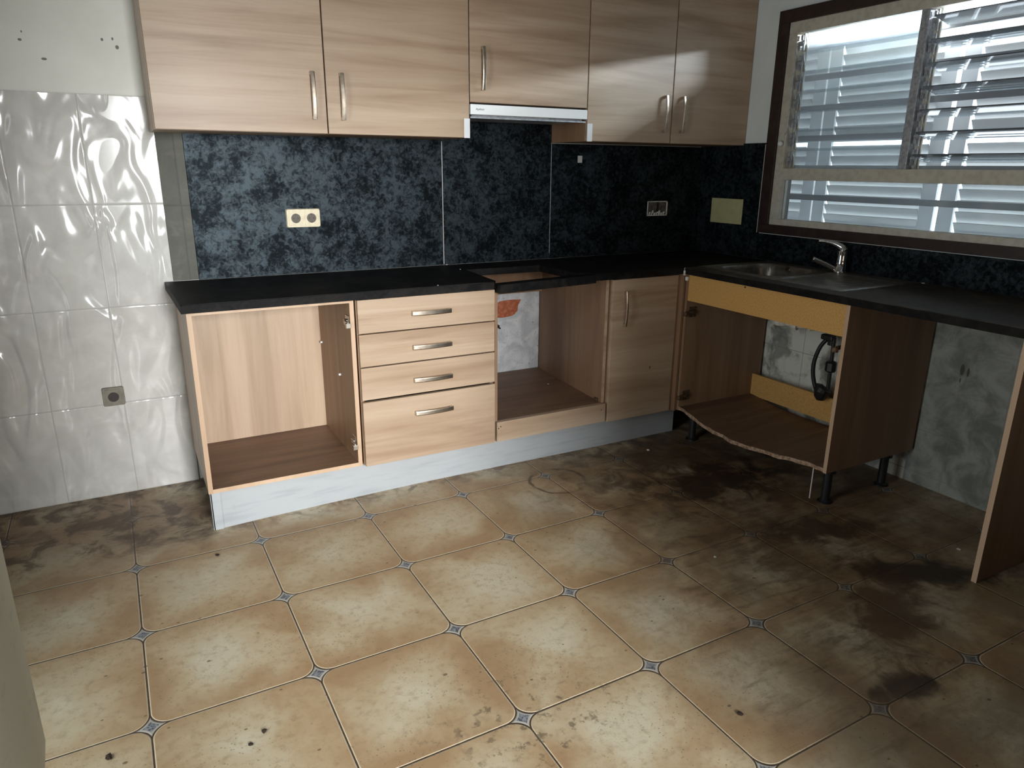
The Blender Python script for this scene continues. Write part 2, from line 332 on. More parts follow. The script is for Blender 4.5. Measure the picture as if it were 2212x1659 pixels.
# glass and daylight-lit shutters
def thin_glass(name, tint, diff, amount, rough=0.05):
    t = NT(name); tr = t.new('ShaderNodeBsdfTransparent'); tr.inputs[0].default_value = tint + (1,)
    gl = t.new('ShaderNodeBsdfGlossy'); gl.inputs[1].default_value = rough
    df = t.new('ShaderNodeBsdfDiffuse'); df.inputs[0].default_value = diff + (1,)
    m1 = t.new('ShaderNodeMixShader'); m2 = t.new('ShaderNodeMixShader')
    fr = t.new('ShaderNodeFresnel'); fr.inputs[0].default_value = 1.45
    t.put(m1.inputs[0], t.math('MULTIPLY', t.math('MULTIPLY_ADD', t.noise(t.pos(), 5, 3), 0.5, 0.25), amount)); t.l.new(tr.outputs[0], m1.inputs[1]); t.l.new(df.outputs[0], m1.inputs[2])
    tl = t.new('ShaderNodeBsdfTranslucent'); tl.inputs[0].default_value = diff + (1,); m3 = t.new('ShaderNodeMixShader'); m3.inputs[0].default_value = 0.5
    t.l.new(df.outputs[0], m3.inputs[1]); t.l.new(tl.outputs[0], m3.inputs[2]); t.l.new(m3.outputs[0], m1.inputs[2])
    t.l.new(fr.outputs[0], m2.inputs[0]); t.l.new(m1.outputs[0], m2.inputs[1]); t.l.new(gl.outputs[0], m2.inputs[2])
    t.l.new(m2.outputs[0], t.out.inputs[0]); return t.m
M['louvre'] = thin_glass('dusty_louvre_glass', (0.90, 0.94, 0.95), (0.62, 0.66, 0.70), 0.5)
M['pane'] = thin_glass('smeared_pane_glass', (0.93, 0.96, 0.97), (0.6, 0.64, 0.66), 0.25)
t = NT('shutter_paint'); df = t.new('ShaderNodeBsdfDiffuse'); tl = t.new('ShaderNodeBsdfTranslucent'); mx = t.new('ShaderNodeMixShader')
df.inputs[0].default_value = (0.66, 0.66, 0.64, 1); tl.inputs[0].default_value = (0.62, 0.65, 0.68, 1); mx.inputs[0].default_value = 0.22
t.l.new(df.outputs[0], mx.inputs[1]); t.l.new(tl.outputs[0], mx.inputs[2]); t.l.new(mx.outputs[0], t.out.inputs[0]); M['shutter'] = t.m

# ------------------------------------------------------------------ mesh helpers
def box(bm, lo, hi, bev=0.0, seg=2):
    x0, y0, z0 = lo; x1, y1, z1 = hi
    vs = [bm.verts.new(q) for q in ((x0, y0, z0), (x1, y0, z0), (x1, y1, z0), (x0, y1, z0), (x0, y0, z1), (x1, y0, z1), (x1, y1, z1), (x0, y1, z1))]
    fs = [bm.faces.new([vs[i] for i in f]) for f in ((3, 2, 1, 0), (4, 5, 6, 7), (0, 1, 5, 4), (1, 2, 6, 5), (2, 3, 7, 6), (3, 0, 4, 7))]
    if bev:
        es = list({e for f in fs for e in f.edges})
        bmesh.ops.bevel(bm, geom=es, offset=bev, segments=seg, affect='EDGES', profile=0.5)
    return vs
def B(*boxes, bev=0.0):
    bm = bmesh.new()
    for b in boxes: box(bm, b[0], b[1], b[2] if len(b) > 2 else bev)
    return bm
def tube(bm, pts, rad, n=12, cap=True):
    pts = [Vector(p) for p in pts]; rings = []
    rr = rad if isinstance(rad, (list, tuple)) else [rad] * len(pts)
    ref = None
    for i, p in enumerate(pts):
        d = (pts[min(i + 1, len(pts) - 1)] - pts[max(i - 1, 0)]).normalized()
        if ref is None: ref = Vector((0, 0, 1)) if abs(d.z) < 0.9 else Vector((1, 0, 0))
        a = (ref - d * ref.dot(d)).normalized(); b = d.cross(a); ref = a
        rings.append([bm.verts.new(p + (a * math.cos(2 * PI * k / n) + b * math.sin(2 * PI * k / n)) * rr[i]) for k in range(n)])
    for r0, r1 in zip(rings, rings[1:]):
        for k in range(n): bm.faces.new((r0[k], r0[(k + 1) % n], r1[(k + 1) % n], r1[k]))
    if cap: bm.faces.new(rings[0][::-1]); bm.faces.new(rings[-1])
    return bm
def spline(pts, n=8):
    P = [Vector(p) for p in pts]; P = [P[0] * 2 - P[1]] + P + [P[-1] * 2 - P[-2]]; out = []
    for i in range(1, len(P) - 2):
        for k in range(n):
            s = k / n; a, b, c, d = P[i - 1:i + 3]
            out.append(0.5 * ((2 * b) + (c - a) * s + (2 * a - 5 * b + 4 * c - d) * s * s + (3 * b - a - 3 * c + d) * s ** 3))
    return out + [P[-2]]
def prism(bm, poly, fn):       # polygon in 2-D extruded between fn(u,v,0) and fn(u,v,1)
    a = [bm.verts.new(fn(u, v, 0)) for u, v in poly]; b = [bm.verts.new(fn(u, v, 1)) for u, v in poly]
    n = len(poly); bm.faces.new(a[::-1]); bm.faces.new(b)
    for k in range(n): bm.faces.new((a[k], a[(k + 1) % n], b[(k + 1) % n], b[k]))
def rrect(w, h, r, n=6):
    pts = []
    for cx, cy, a0 in ((w / 2 - r, h / 2 - r, 0), (-w / 2 + r, h / 2 - r, 90), (-w / 2 + r, -h / 2 + r, 180), (w / 2 - r, -h / 2 + r, 270)):
        for k in range(n + 1):
            a = math.radians(a0 + 90 * k / n); pts.append((cx + r * math.cos(a), cy + r * math.sin(a)))
    return pts
def world_loc(o):
    v = Vector((0, 0, 0))
    while o: v += o.location; o = o.parent
    return v
def obj(name, bm, mat, parent=None, smooth=False, base=None):
    """links bm (built in world coordinates) as one mesh object; origin at base or at the parent's origin"""
    bmesh.ops.recalc_face_normals(bm, faces=bm.faces[:])
    off = Vector(base) if base is not None else (world_loc(parent) if parent else Vector((0, 0, 0)))
    bmesh.ops.translate(bm, verts=bm.verts[:], vec=-off)
    me = bpy.data.meshes.new(name); bm.to_mesh(me); bm.free(); me.materials.append(mat)
    o = bpy.data.objects.new(name, me); C.objects.link(o)
    if parent:
        o.parent = parent; o.location = off - world_loc(parent)
    else: o.location = off
    if smooth:
        for p in me.polygons: p.use_smooth = True
    return o
def tag(o, label, cat, group=None):
    o['label'] = label; o['category'] = cat
    if group: o['group'] = group
    return o
def thing(name, label, cat, loc, group=None):
    o = bpy.data.objects.new(name, None); C.objects.link(o); o.location = loc; o.empty_display_size = 0.1
    return tag(o, label, cat, group)
def struct(name, bm, mat, parent=None, label=None, **kw):
    o = obj(name, bm, mat, parent, **kw)
    if parent is None: o['kind'] = 'structure'
    if label: o['label'] = label
    return o

# ------------------------------------------------------------------ the room
XW = 2.87
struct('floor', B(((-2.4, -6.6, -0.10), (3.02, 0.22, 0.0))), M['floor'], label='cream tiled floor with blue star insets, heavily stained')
struct('ceiling', B(((-2.4, -6.6, 2.60), (3.02, 0.22, 2.70))), M['ceil'])
bm = bmesh.new(); prism(bm, [(-1.2, 0), (1.2, 0), (1.2, 0.895), (1.9, 0.895), (1.9, 0), (3.02, 0), (3.02, 2.6), (-1.2, 2.6)], lambda u, v, k: (u, 0.22 * k, v))
wb = struct('wall_back', bm, M['bwall'], label='back wall behind the cabinets, painted above the tiles')
obj('bare_plaster', B(((1.20, 0.07, 0), (1.90, 0.215, 0.895))), M['bare'], wb)['label'] = 'bare grey plaster behind the hob cabinet'
struct('trim_1', B(((-1.05, -0.010, 0), (0.004, 0, 1.617))), M['tile'], label='glossy white embossed wall tiles left of the cabinets')
struct('trim_2', B(((0.004, -0.005, 0.9005), (0.104, 0, 1.50))), M['tile_old'], label='grimy olive strip of old tile beside the splashback')
bm = bmesh.new()
prism(bm, [(1.46, 0.575), (1.54, 0.590), (1.60, 0.586), (1.66, 0.592), (1.690, 0.615), (1.694, 0.650), (1.712, 0.676), (1.64, 0.680), (1.58, 0.676), (1.555, 0.658), (1.548, 0.636), (1.50, 0.632), (1.46, 0.635)], lambda u, v, k: (u, 0.071 - 0.005 * k, v))
obj('exposed_brick', bm, M['brick'], wb)['label'] = 'patch of red brick where plaster has come off'
bm = bmesh.new()
wr = [((XW, -2.75, 0), (3.0, 0.0, 1.04)), ((XW, -2.75, 2.113), (3.0, 0.0, 2.6)), ((XW, -0.487, 1.04), (3.0, 0.0, 2.113)), ((XW, -2.75, 1.04), (3.0, -2.03, 2.113))]
struct('wall_right', B(*wr), M['rwall'], label='window wall, painted above and old tiles below')
struct('wall_left', B(((-1.2, -6.6, 0), (-1.05, -2.4, 2.6)), ((-1.2, -1.5, 0), (-1.05, 0.0, 2.6)), ((-1.2, -2.4, 2.1), (-1.05, -1.5, 2.6))), M['dull'], label='unseen left wall with an opening added for the fill lamp')  # opening cut so the side fill lamp can shine in
struct('wall_fill_enclosure', B(((-2.4, -2.7, 0), (-2.3, -1.2, 2.6)), ((-2.3, -2.7, 0), (-1.2, -2.6, 2.6)), ((-2.3, -1.3, 0), (-1.2, -1.2, 2.6))), M['dull'])  # unseen box added behind the opening to keep the sky light out
# corridor: pier beside the camera, unseen far walls with openings added to shape the light
bm = bmesh.new()
path = [(-0.62, -3.05), (-0.62, -2.62), (-0.60, -2.60), (-0.330, -2.598), (-0.312, -2.600), (-0.302, -2.608), (-0.297, -2.625), (-0.300, -2.65), (-0.309, -2.69), (-0.327, -2.745), (-0.375, -2.85), (-0.47, -3.05)]
prism(bm, path, lambda u, v, k: (u, v, 2.6 * k))
bmesh.ops.bisect_plane(bm, geom=bm.verts[:] + bm.edges[:] + bm.faces[:], plane_co=(0, 0, 0.80), plane_no=(0, 0, 1))
bmesh.ops.bisect_plane(bm, geom=bm.verts[:] + bm.edges[:] + bm.faces[:], plane_co=(0, 0, 0.86), plane_no=(0, 0, 1))
for q in bm.verts:
    if q.co.z < 0.81 and q.co.x > -0.5: q.co.x -= 0.010
struct('wall_front', bm, M['jamb'], smooth=True, label='near white end of the wall at the left edge')
struct('wall_corridor_gates', B(((0.86, -3.75, 0), (1.35, -3.62, 2.6)), ((1.35, -3.75, 0), (2.75, -3.62, 0.90)), ((1.35, -3.75, 2.2), (2.75, -3.62, 2.6)), ((2.75, -3.75, 0), (3.02, -3.62, 2.6)), ((-1.05, -3.75, 0), (-0.36, -3.62, 2.6)), ((-0.23, -3.75, 0), (0.01, -3.62, 2.6)), ((0.01, -3.75, 1.88), (0.86, -3.62, 2.6)), ((2.87, -3.62, 0), (3.02, -2.75, 2.6)), ((-1.2, -6.75, 0), (3.02, -6.6, 2.6)), ((2.88, -6.6, 0), (3.02, -3.75, 2.6)), ((1.13, -6.6, 0), (1.17, -3.75, 2.6))), M['dull'])  # unseen; hatch, slot and partition added to gate the lamps

# splashbacks
def splash(label, lo, hi):
    return tag(obj('splashback_panel', B((lo, hi), bev=0.0015), M['slate'], base=(lo[0], hi[1], lo[2])), label, 'splashback', 'slate splashback panels')
splash('wide blue-black splashback panel holding the double socket, beside white tiles', (0.104, -0.012, 0.9005), (1.2255, -0.0006, 1.505))
splash('blue-black splashback panel directly behind the hob cut-out, under the cooker hood', (1.2285, -0.012, 0.9005), (1.8345, -0.0006, 1.66))
splash('dark splashback panel with the broken-open socket box, running into the corner', (1.8375, -0.012, 0.9005), (2.858, -0.0006, 1.483))
splash('dark splashback panel on the window wall, with the yellowed blank plate', (2.858, -0.485, 0.9005), (XW, -0.0, 1.497))
splash('low dark splashback strip between window frame and sink', (2.858, -2.24, 0.9005), (XW, -0.487, 1.036))
tag(obj('joint_strip', B(((1.2256, -0.0135, 0.905), (1.2284, -0.004, 1.48)),), M['sealant']), 'pale sealant line in the joint left of the hob splashback', 'sealant')
tag(obj('joint_strip', B(((1.8346, -0.0132, 0.93), (1.8374, -0.004, 1.48)),), M['alu_dark']), 'grey sealant line in the joint right of the hob splashback', 'sealant')

# ------------------------------------------------------------------ handles, hinges, cabinets
def handle(parent, cx, y, cz, L=0.172, vertical=True, wd=0.0155, mat='nickel'):
    """bowed flat pull standing off a front whose face is at y (facing -y)"""
    bm = bmesh.new(); n = 18; ring = []
    f = (lambda s, q, o: (cx + q, y - o, cz + s)) if vertical else (lambda s, q, o: (cx + s, y - o, cz + q))
    th = 0.0045
    for i in range(n + 1):
        s = -L / 2 + L * i / n; k = 1 - (2 * s / L) ** 2; o = 0.018 + 0.008 * k
        hw = wd / 2
        ring.append([bm.verts.new(f(s, a * hw, o + b)) for a, b in ((-1, 0), (1, 0), (1, th * .7), (0.6, th), (-0.6, th), (-1, th * .7))])
    for a, b in zip(ring, ring[1:]):
        for k in range(6): bm.faces.new((a[k], a[(k + 1) % 6], b[(k + 1) % 6], b[k]))
    bm.faces.new(ring[0][::-1]); bm.faces.new(ring[-1])
    for s0, s1 in ((-L / 2, -L / 2 + 0.012), (L / 2 - 0.012, L / 2)):
        a = f(s0, -wd * .43, 0.019); b = f(s1, wd * .43, 0.0)
        box(bm, tuple(min(p, q) for p, q in zip(a, b)), tuple(max(p, q) for p, q in zip(a, b)), 0.0012)
    return obj('handle', bm, M[mat], parent, smooth=False)
def hinge(parent, x, y, z, face, mat, big=True):
    """mounting plate with arm on an upright; face=(axis, sign) normal of the upright"""
    bm = bmesh.new(); ax, sg = face
    def bb(a, b, n0, n1, c0, c1):   # a..b along depth, n out of the upright, c vertical
        if ax == 'x': lo = (x + min(sg * n0, sg * n1), y + a, z + c0); hi = (x + max(sg * n0, sg * n1), y + b, z + c1)
        else: lo = (x + a, y + min(sg * n0, sg * n1), z + c0); hi = (x + b, y + max(sg * n0, sg * n1), z + c1)
        box(bm, lo, hi, 0.0015)
    bb(0.012, 0.060, 0.0, 0.003, -0.026, 0.026); bb(0.020, 0.055, 0.003, 0.012, -0.009, 0.009)
    if big:
        bb(-0.020, 0.030, 0.010, 0.018, -0.008, 0.008); bb(-0.026, -0.010, 0.004, 0.024, -0.016, 0.004)
    return obj('hinge', bm, M[mat], parent)
def legs(root, xs, ys, h):
    for x in xs:
        for y in ys:
            bm = bmesh.new(); tube(bm, [(x, y, 0.0), (x, y, 0.006), (x, y, 0.0065), (x, y, 0.012), (x, y, h - 0.02), (x, y, h - 0.0195), (x, y, h)], [0.030, 0.030, 0.024, 0.018, 0.018, 0.03, 0.03], 14)
            obj('leg', bm, M['leg'], root)
TH = 0.016
Z0, Z1 = 0.158, 0.867
YF = -0.555
# 1 open base cabinet at the left end
r = thing('base_cabinet', 'open doorless base cabinet at the left end, pale back panel and brown shelf', 'cabinet', (0.303, -0.28, 0))
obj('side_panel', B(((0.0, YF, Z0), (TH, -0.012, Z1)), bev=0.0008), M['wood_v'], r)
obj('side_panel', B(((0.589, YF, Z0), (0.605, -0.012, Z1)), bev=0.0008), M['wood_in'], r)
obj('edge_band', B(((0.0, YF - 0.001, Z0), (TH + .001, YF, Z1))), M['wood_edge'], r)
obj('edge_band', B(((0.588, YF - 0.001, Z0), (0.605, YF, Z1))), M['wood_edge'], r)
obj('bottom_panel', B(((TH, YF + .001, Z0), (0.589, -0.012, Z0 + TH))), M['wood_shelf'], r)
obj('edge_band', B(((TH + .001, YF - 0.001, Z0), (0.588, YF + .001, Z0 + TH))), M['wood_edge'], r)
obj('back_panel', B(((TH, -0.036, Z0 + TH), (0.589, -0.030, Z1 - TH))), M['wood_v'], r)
obj('top_rail', B(((TH, YF, Z1 - TH), (0.589, YF + 0.09, Z1))), M['wood_edge'], r); obj('top_rail', B(((TH, -0.11, Z1 - TH), (0.589, -0.03, Z1))), M['wood_edge'], r)
hinge(r, 0.589, YF + 0.004, 0.770, ('x', -1), 'hinge'); hinge(r, 0.589, YF + 0.004, 0.256, ('x', -1), 'hinge')
for a, b in ((-0.36, 0.505), (-0.07, 0.585)): obj('shelf_pin', B(((0.580, a, b), (0.589, a + .008, b + .008)), bev=0.001), M['white_pl'], r)
legs(r, (0.06, 0.54), (-0.43, -0.08), Z0)
# 2 drawer cabinet
r = thing('drawer_cabinet', 'base cabinet with four wood drawers and bow handles, all closed', 'cabinet', (0.916, -0.28, 0))
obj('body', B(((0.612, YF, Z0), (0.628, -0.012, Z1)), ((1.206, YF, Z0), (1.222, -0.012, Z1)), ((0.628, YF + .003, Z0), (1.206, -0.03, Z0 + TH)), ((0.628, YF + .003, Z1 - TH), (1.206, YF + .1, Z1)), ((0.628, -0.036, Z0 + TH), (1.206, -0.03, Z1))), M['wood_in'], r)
for z0, z1, hz, dy, tl in ((0.7265, 0.8615, 0.793, 0.0, 0.0), (0.5885, 0.7215, 0.650, 0.0015, 0.0), (0.4475, 0.5835, 0.509, 0.0, 0.001), (0.158, 0.4385, 0.364, -0.003, 0.002)):
    bm = B(((0.6145, -0.5755 + dy, z0), (1.2205, YF - 0.0005 + dy, z1)), bev=0.0014)
    d = obj('drawer', bm, M['wood_h'], r)
    bm = B(((0.64, YF + .002 + dy, z0 + 0.02), (0.652, -0.10, z1 - 0.03)), ((1.182, YF + .002 + dy, z0 + 0.02), (1.194, -0.10, z1 - 0.03)), ((0.652, YF + .002 + dy, z0 + 0.02), (1.182, -0.10, z0 + 0.03)))
    obj('drawer_box', bm, M['wood_in'], d)
    handle(d, 0.922, -0.5755 + dy, hz, vertical=False, wd=0.0185)
legs(r, (0.68, 1.16), (-0.43, -0.08), Z0)
# 3 hob cabinet
r = thing('hob_cabinet', 'empty base cabinet under the hob cut-out, open to bare plaster wall', 'cabinet', (1.535, -0.28, 0))
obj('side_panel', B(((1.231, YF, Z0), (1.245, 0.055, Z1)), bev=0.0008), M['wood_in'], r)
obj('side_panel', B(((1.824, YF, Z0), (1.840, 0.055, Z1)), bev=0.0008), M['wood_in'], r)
obj('edge_band', B(((1.823, YF - .001, Z0 + .095), (1.840, YF, Z1))), M['wood_h'], r)
bm = bmesh.new()
vs = box(bm, (1.245, YF + .004, 0.236), (1.824, 0.062, 0.251))
for q in vs:
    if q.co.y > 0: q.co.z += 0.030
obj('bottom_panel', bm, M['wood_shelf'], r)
bm = B(((1.233, -0.575, Z0 - 0.002), (1.838, YF + .003, 0.2505)), bev=0.001)
fr = obj('front_rail', bm, M['wood_h'], r)
for x, z in ((1.241, 0.221), (1.252, 0.228), (1.812, 0.221)):
    bm = bmesh.new(); tube(bm, [(x, -0.5757, z), (x, -0.574, z)], 0.003, 8); obj('screw_hole', bm, M['dark_pl'], fr)
obj('back_rail', B(((1.245, 0.035, 0.72), (1.824, 0.051, Z1))), M['wood_in'], r)
bm = B(((1.812, -0.53, 0.252), (1.824, -0.505, 0.268)), bev=.002); obj('bracket', bm, M['rust'], r)
legs(r, (1.29, 1.78), (-0.43, -0.08), Z0)
# 4 corner door cabinet
r = thing('base_cabinet', 'base cabinet with a closed wood door and vertical handle, in the corner', 'cabinet', (2.05, -0.28, 0))
obj('body', B(((1.846, YF + .002, Z0), (1.862, -0.014, Z1)), ((2.250, YF + .002, Z0), (2.266, -0.014, Z1)), ((1.862, YF + .002, Z0), (2.250, -0.014, Z0 + TH)), ((1.862, YF + .002, Z1 - TH), (2.250, YF + .1, Z1)), ((1.862, -0.03, Z0 + TH), (2.250, -0.014, Z1))), M['wood_in'], r)
d = obj('door', B(((1.851, -0.575, 0.150), (2.249, YF, 0.8605)), bev=0.0014), M['wood_h'], r)
handle(d, 1.920, -0.575, 0.719, L=0.170, wd=0.012)
bm = B(((2.10, -0.5756, 0.395), (2.104, -0.5740, 0.410))); obj('scratch', bm, M['dark_pl'], d)
obj('filler_strip', B(((2.2505, -0.573, 0.152), (2.2755, YF + .001, Z1)), ((2.262, -0.5985, 0.152), (2.2755, -0.573, Z1))), M['wood_in'], r)
legs(r, (1.90, 2.20), (-0.43, -0.08), Z0)
# 5 sink cabinet on the window wall
XF = 2.277
r = thing('sink_cabinet', 'doorless sink cabinet with raw yellow rail and sagging warped bottom, on black legs', 'cabinet', (2.56, -1.06, 0))
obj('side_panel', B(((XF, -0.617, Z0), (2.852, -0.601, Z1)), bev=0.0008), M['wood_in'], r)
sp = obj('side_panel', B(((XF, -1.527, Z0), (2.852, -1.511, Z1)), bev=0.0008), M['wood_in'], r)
obj('edge_band', B(((XF - .001, -1.5275, Z0), (XF + .0005, -1.5105, Z1))), M['wood_edge'], r)
obj('edge_band', B(((XF - .001, -0.6175, Z0), (XF + .0005, -0.6005, Z1))), M['wood_in'], r)
obj('front_rail', B(((XF + .001, -1.5105, 0.737), (XF + .017, -0.6175, Z1)), bev=0.0008), M['mdf'], r)['label'] = 'raw yellow chipboard rail under the worktop'
obj('back_rail', B(((2.790, -1.511, 0.170), (2.806, -0.617, 0.292)), bev=0.0008), M['mdf'], r)['label'] = 'raw yellow board across the back'
bm = bmesh.new(); n = 28; rows = []
for i in range(n + 1):
    s = i / n; yy = -0.6172 - s * (1.5108 - 0.6172)
    sag = -0.052 * math.sin(PI * min(1, s * 1.05)) ** 1.2 - 0.006 * math.sin(7 * s)
    row = []
    for j in range(7):
        q = j / 6; xx = XF + 0.003 + q * 0.512; sg = sag * (1 - 0.45 * q) if 0 < i < n else 0
        xx += (0.004 * math.sin(23 * s) + 0.003 * math.sin(57 * s)) * (1 if j == 0 else 0)
        row.append((bm.verts.new((xx, yy, 0.178 + sg)), bm.verts.new((xx, yy, 0.163 + sg))))
    rows.append(row)
for i in range(n):
    for j in range(6):
        a, b, c, d = rows[i][j], rows[i + 1][j], rows[i + 1][j + 1], rows[i][j + 1]
        bm.faces.new((a[0], b[0], c[0], d[0])); bm.faces.new((d[1], c[1], b[1], a[1]))
    for j in (0, 6):
        a, b = rows[i][j], rows[i + 1][j]; bm.faces.new((a[0], a[1], b[1], b[0]))
for i in (0, n):
    for j in range(6):
        a, b = rows[i][j], rows[i][j + 1]; bm.faces.new((a[0], b[0], b[1], a[1]))
bp = obj('bottom_panel', bm, M['wood_shelf'], r); bp['label'] = 'sagging water-warped bottom board'
bm = bmesh.new(); pts = []
for i in range(n + 1):
    s = i / n; yy = -0.6175 - s * (1.5105 - 0.6175); sag = -0.052 * math.sin(PI * min(1, s * 1.05)) ** 1.2 - 0.006 * math.sin(7 * s)
    if i in (0, n): sag = 0
    dx = 0.004 * math.sin(23 * s) + 0.003 * math.sin(57 * s); jz = 0.002 * math.sin(41 * s)
    pts.append([bm.verts.new((XF + .003 + dx + a, yy, 0.1705 + sag + b)) for a, b in ((-0.003, -0.0085 + jz), (0.001, -0.0085), (0.001, 0.0085), (-0.003, 0.0085 + jz))])
for a, b in zip(pts, pts[1:]):
    for k in range(4): bm.faces.new((a[k], a[(k + 1) % 4], b[(k + 1) % 4], b[k]))
bm.faces.new(pts[0][::-1]); bm.faces.new(pts[-1])
obj('worn_edge', bm, M['worn'], bp)
hinge(r, XF + .004, -0.617, 0.676, ('y', -1), 'rust'); hinge(r, XF + .004, -0.617, 0.237, ('y', -1), 'rust')
hinge(r, XF + .004, -1.511, 0.690, ('y', 1), 'rust')
bm = B(((2.252, -0.612, 0.862), (2.266, -0.600, 0.886), .002), ((2.262, -0.622, 0.836), (2.276, -0.606, 0.856), .003), ((2.256, -0.606, 0.884), (2.260, -0.602, 0.898)))
tag(obj('plastic_bracket', bm, M['fit'], base=(2.264, -0.61, 0.836)), 'small broken white plastic bracket in the inner corner below the worktop', 'bracket')
obj('loose_edging', B(((2.278, -1.466, 0.02), (2.2795, -1.461, 0.163))), M['sealant'], r)
bm = bmesh.new(); tube(bm, [(XF + .0006, -0.985, 0.857), (XF - .001, -0.985, 0.857)], 0.004, 8); obj('screw_hole', bm, M['dark_pl'], r)
legs(r, (2.345, 2.72), (-1.490, -0.66), Z0)
# end panel and worktops
tag(obj('upright_board', B(((XF, -2.166, 0), (2.86, -2.149, 0.867)), bev=0.0008), M['wood_in'], base=(2.57, -2.157, 0)), 'upright wood end panel standing on the floor at the far right', 'panel')
obj('edge_band', B(((XF - .0012, -2.1665, 0.0), (XF, -2.1485, 0.867))), M['wood_edge'], bpy.data.objects['upright_board'])

r = thing('worktop', 'black laminate worktop along the back wall, with empty hob cut-out', 'worktop', (1.1, -0.3, 0.868))
bm = bmesh.new(); Zt0, Zt1 = 0.868, 0.900
def slabL(bm, poly):
    prism(bm, poly, lambda u, v, k: (u, v, Zt0 + (Zt1 - Zt0) * k))
slabL(bm, [(-0.030, -0.013), (-0.018, -0.594), (-0.012, -0.600), (1.203, -0.600), (1.222, -0.58), (1.252, -0.215), (1.655, -0.222), (1.668, -0.545), (1.725, -0.552), (1.728, -0.600), (2.2595, -0.600), (2.858, -0.600), (2.858, -0.0125)])
obj('slab', bm, M['worktop'], r)
bm = B(((-0.0185, -0.603, 0.8685), (1.203, -0.600, 0.897)), ((1.729, -0.603, 0.8685), (2.2585, -0.600, 0.897)))
obj('front_edge', bm, M['worktop'], r)
bm = bmesh.new(); vs = box(bm, (1.226, -0.614, 0.862), (1.724, -0.556, 0.900))
for q in vs:
    s = (q.co.x - 1.226) / 0.498
    q.co.z += -0.012 * (1 - s) - 0.002
bmesh.ops.bevel(bm, geom=bm.edges[:], offset=0.002, segments=2, affect='EDGES')
tag(obj('worktop_strip', bm, M['worktop'], base=(1.475, -0.585, 0.85)), 'loose black worktop strip left sagging in front of the hob cut-out', 'worktop')
# right worktop with the sink cut-out
r = thing('worktop', 'dusty black worktop under the window, carrying the sink', 'worktop', (2.56, -1.4, 0.868))
SX0, SX1, SY0, SY1 = 2.335, 2.838, -1.432, -0.604      # sink outline
bm = B(((2.26, -2.24, Zt0), (2.372, -0.6005, Zt1)), ((2.800, -2.24, Zt0), (2.858, -0.6005, Zt1)), ((2.372, -2.24, Zt0), (2.800, -1.395, Zt1)), ((2.372, -0.640, Zt0), (2.800, -0.6005, Zt1)))
obj('slab', bm, M['worktop_dusty'], r)
obj('front_edge', B(((2.257, -2.24, Zt0 + .0005), (2.26, -0.604, Zt1 - .003))), M['worktop'], r)
# plinth
bm = bmesh.new()
pl = [(0.010, -0.5445), (0.20, -0.532), (0.44, -0.520), (0.87, -0.508), (1.30, -0.507), (1.87, -0.512), (2.34, -0.512)]
poly = pl + [(x, y + 0.012) for x, y in pl[::-1]]
prism(bm, poly, lambda u, v, k: (u, v, 0.0 + 0.157 * k))
pr_ = tag(obj('plinth', bm, M['plinth'], base=(1.2, -0.51, 0)), 'long white plinth board under the back row of base cabinets', 'plinth')
obj('end_cap', B(((0.006, -0.5475, 0.0), (0.040, -0.5432, 0.157)), ((0.004, -0.5475, 0.0), (0.0095, -0.515, 0.157))), M['plinth'], pr_)

# ------------------------------------------------------------------ wall cabinets and hood
YU = -0.325; ZU = 1.4866; ZTOP = 2.215
def wall_cabinet(label, x0, x1, zb, doors, hz, mat='wood_h'):
    r = thing('wall_cabinet', label, 'cabinet', ((x0 + x1) / 2, -0.16, zb))
    ya = YU + 0.020
    obj('body', B(((x0, ya, zb), (x0 + TH, -0.0005, ZTOP)), ((x1 - TH, ya, zb), (x1, -0.0005, ZTOP)), ((x0 + TH, ya, zb), (x1 - TH, -0.0125, zb + TH)), ((x0 + TH, ya, ZTOP - TH), (x1 - TH, -0.0005, ZTOP)), ((x0 + TH, -0.017, zb + TH), (x1 - TH, -0.0125, ZTOP - TH))), M['wood_v'] if x0 < 0.1 else M['wood_in'], r)
    for a, b, hx in doors:
        d = obj('door', B(((a + .0018, YU, zb + .001), (b - .0018, ya - .0005, ZTOP)), bev=0.0014), M[mat], r)
        handle(d, hx, YU, hz, L=0.173)
    return r
wall_cabinet('leftmost wood wall cabinet above white tiles, handle at its right', -0.010, 0.6085, ZU, [(-0.010, 0.6095, 0.558)], 1.6245)
wall_cabinet('wood wall cabinet left of the cooker hood, handle at its left', 0.6115, 1.2255, ZU, [(0.611, 1.2265, 0.671)], 1.625)
wall_cabinet('shorter wood wall cabinet directly above the cooker hood', 1.2285, 1.8345, 1.632, [(1.228, 1.835, 1.287)], 1.767)
rc = wall_cabinet('dim two-door wood wall cabinet in the corner beside the window', 1.8375, 2.8685, ZU, [(1.837, 2.345, 2.295), (2.347, 2.868, 2.406)], 1.6235)
h = thing('cooker_hood', 'slim white cooker hood under the short wall cabinet', 'cooker hood', (1.53, -0.17, 1.575))
obj('body', B(((1.2300, -0.300, 1.585), (1.8330, -0.0125, 1.6305)),), M['black_pl'], h)
obj('filter', B(((1.245, -0.305, 1.572), (1.820, -0.04, 1.585)), ((1.232, -0.322, 1.568), (1.832, -0.312, 1.5745))), M['alu_dark'], h)
v = obj('visor', B(((1.2295, -0.330, 1.583), (1.8340, -0.308, 1.6245)), bev=0.002), M['hood_white'], h)
cu = bpy.data.curves.new('lettering', 'FONT'); cu.body = 'Apelson'; cu.size = 0.0125; cu.extrude = 0.0003
tmp = bpy.data.objects.new('lettering', cu); C.objects.link(tmp)
dg = bpy.context.evaluated_depsgraph_get(); me = bpy.data.meshes.new_from_object(tmp.evaluated_get(dg)); bpy.data.objects.remove(tmp)
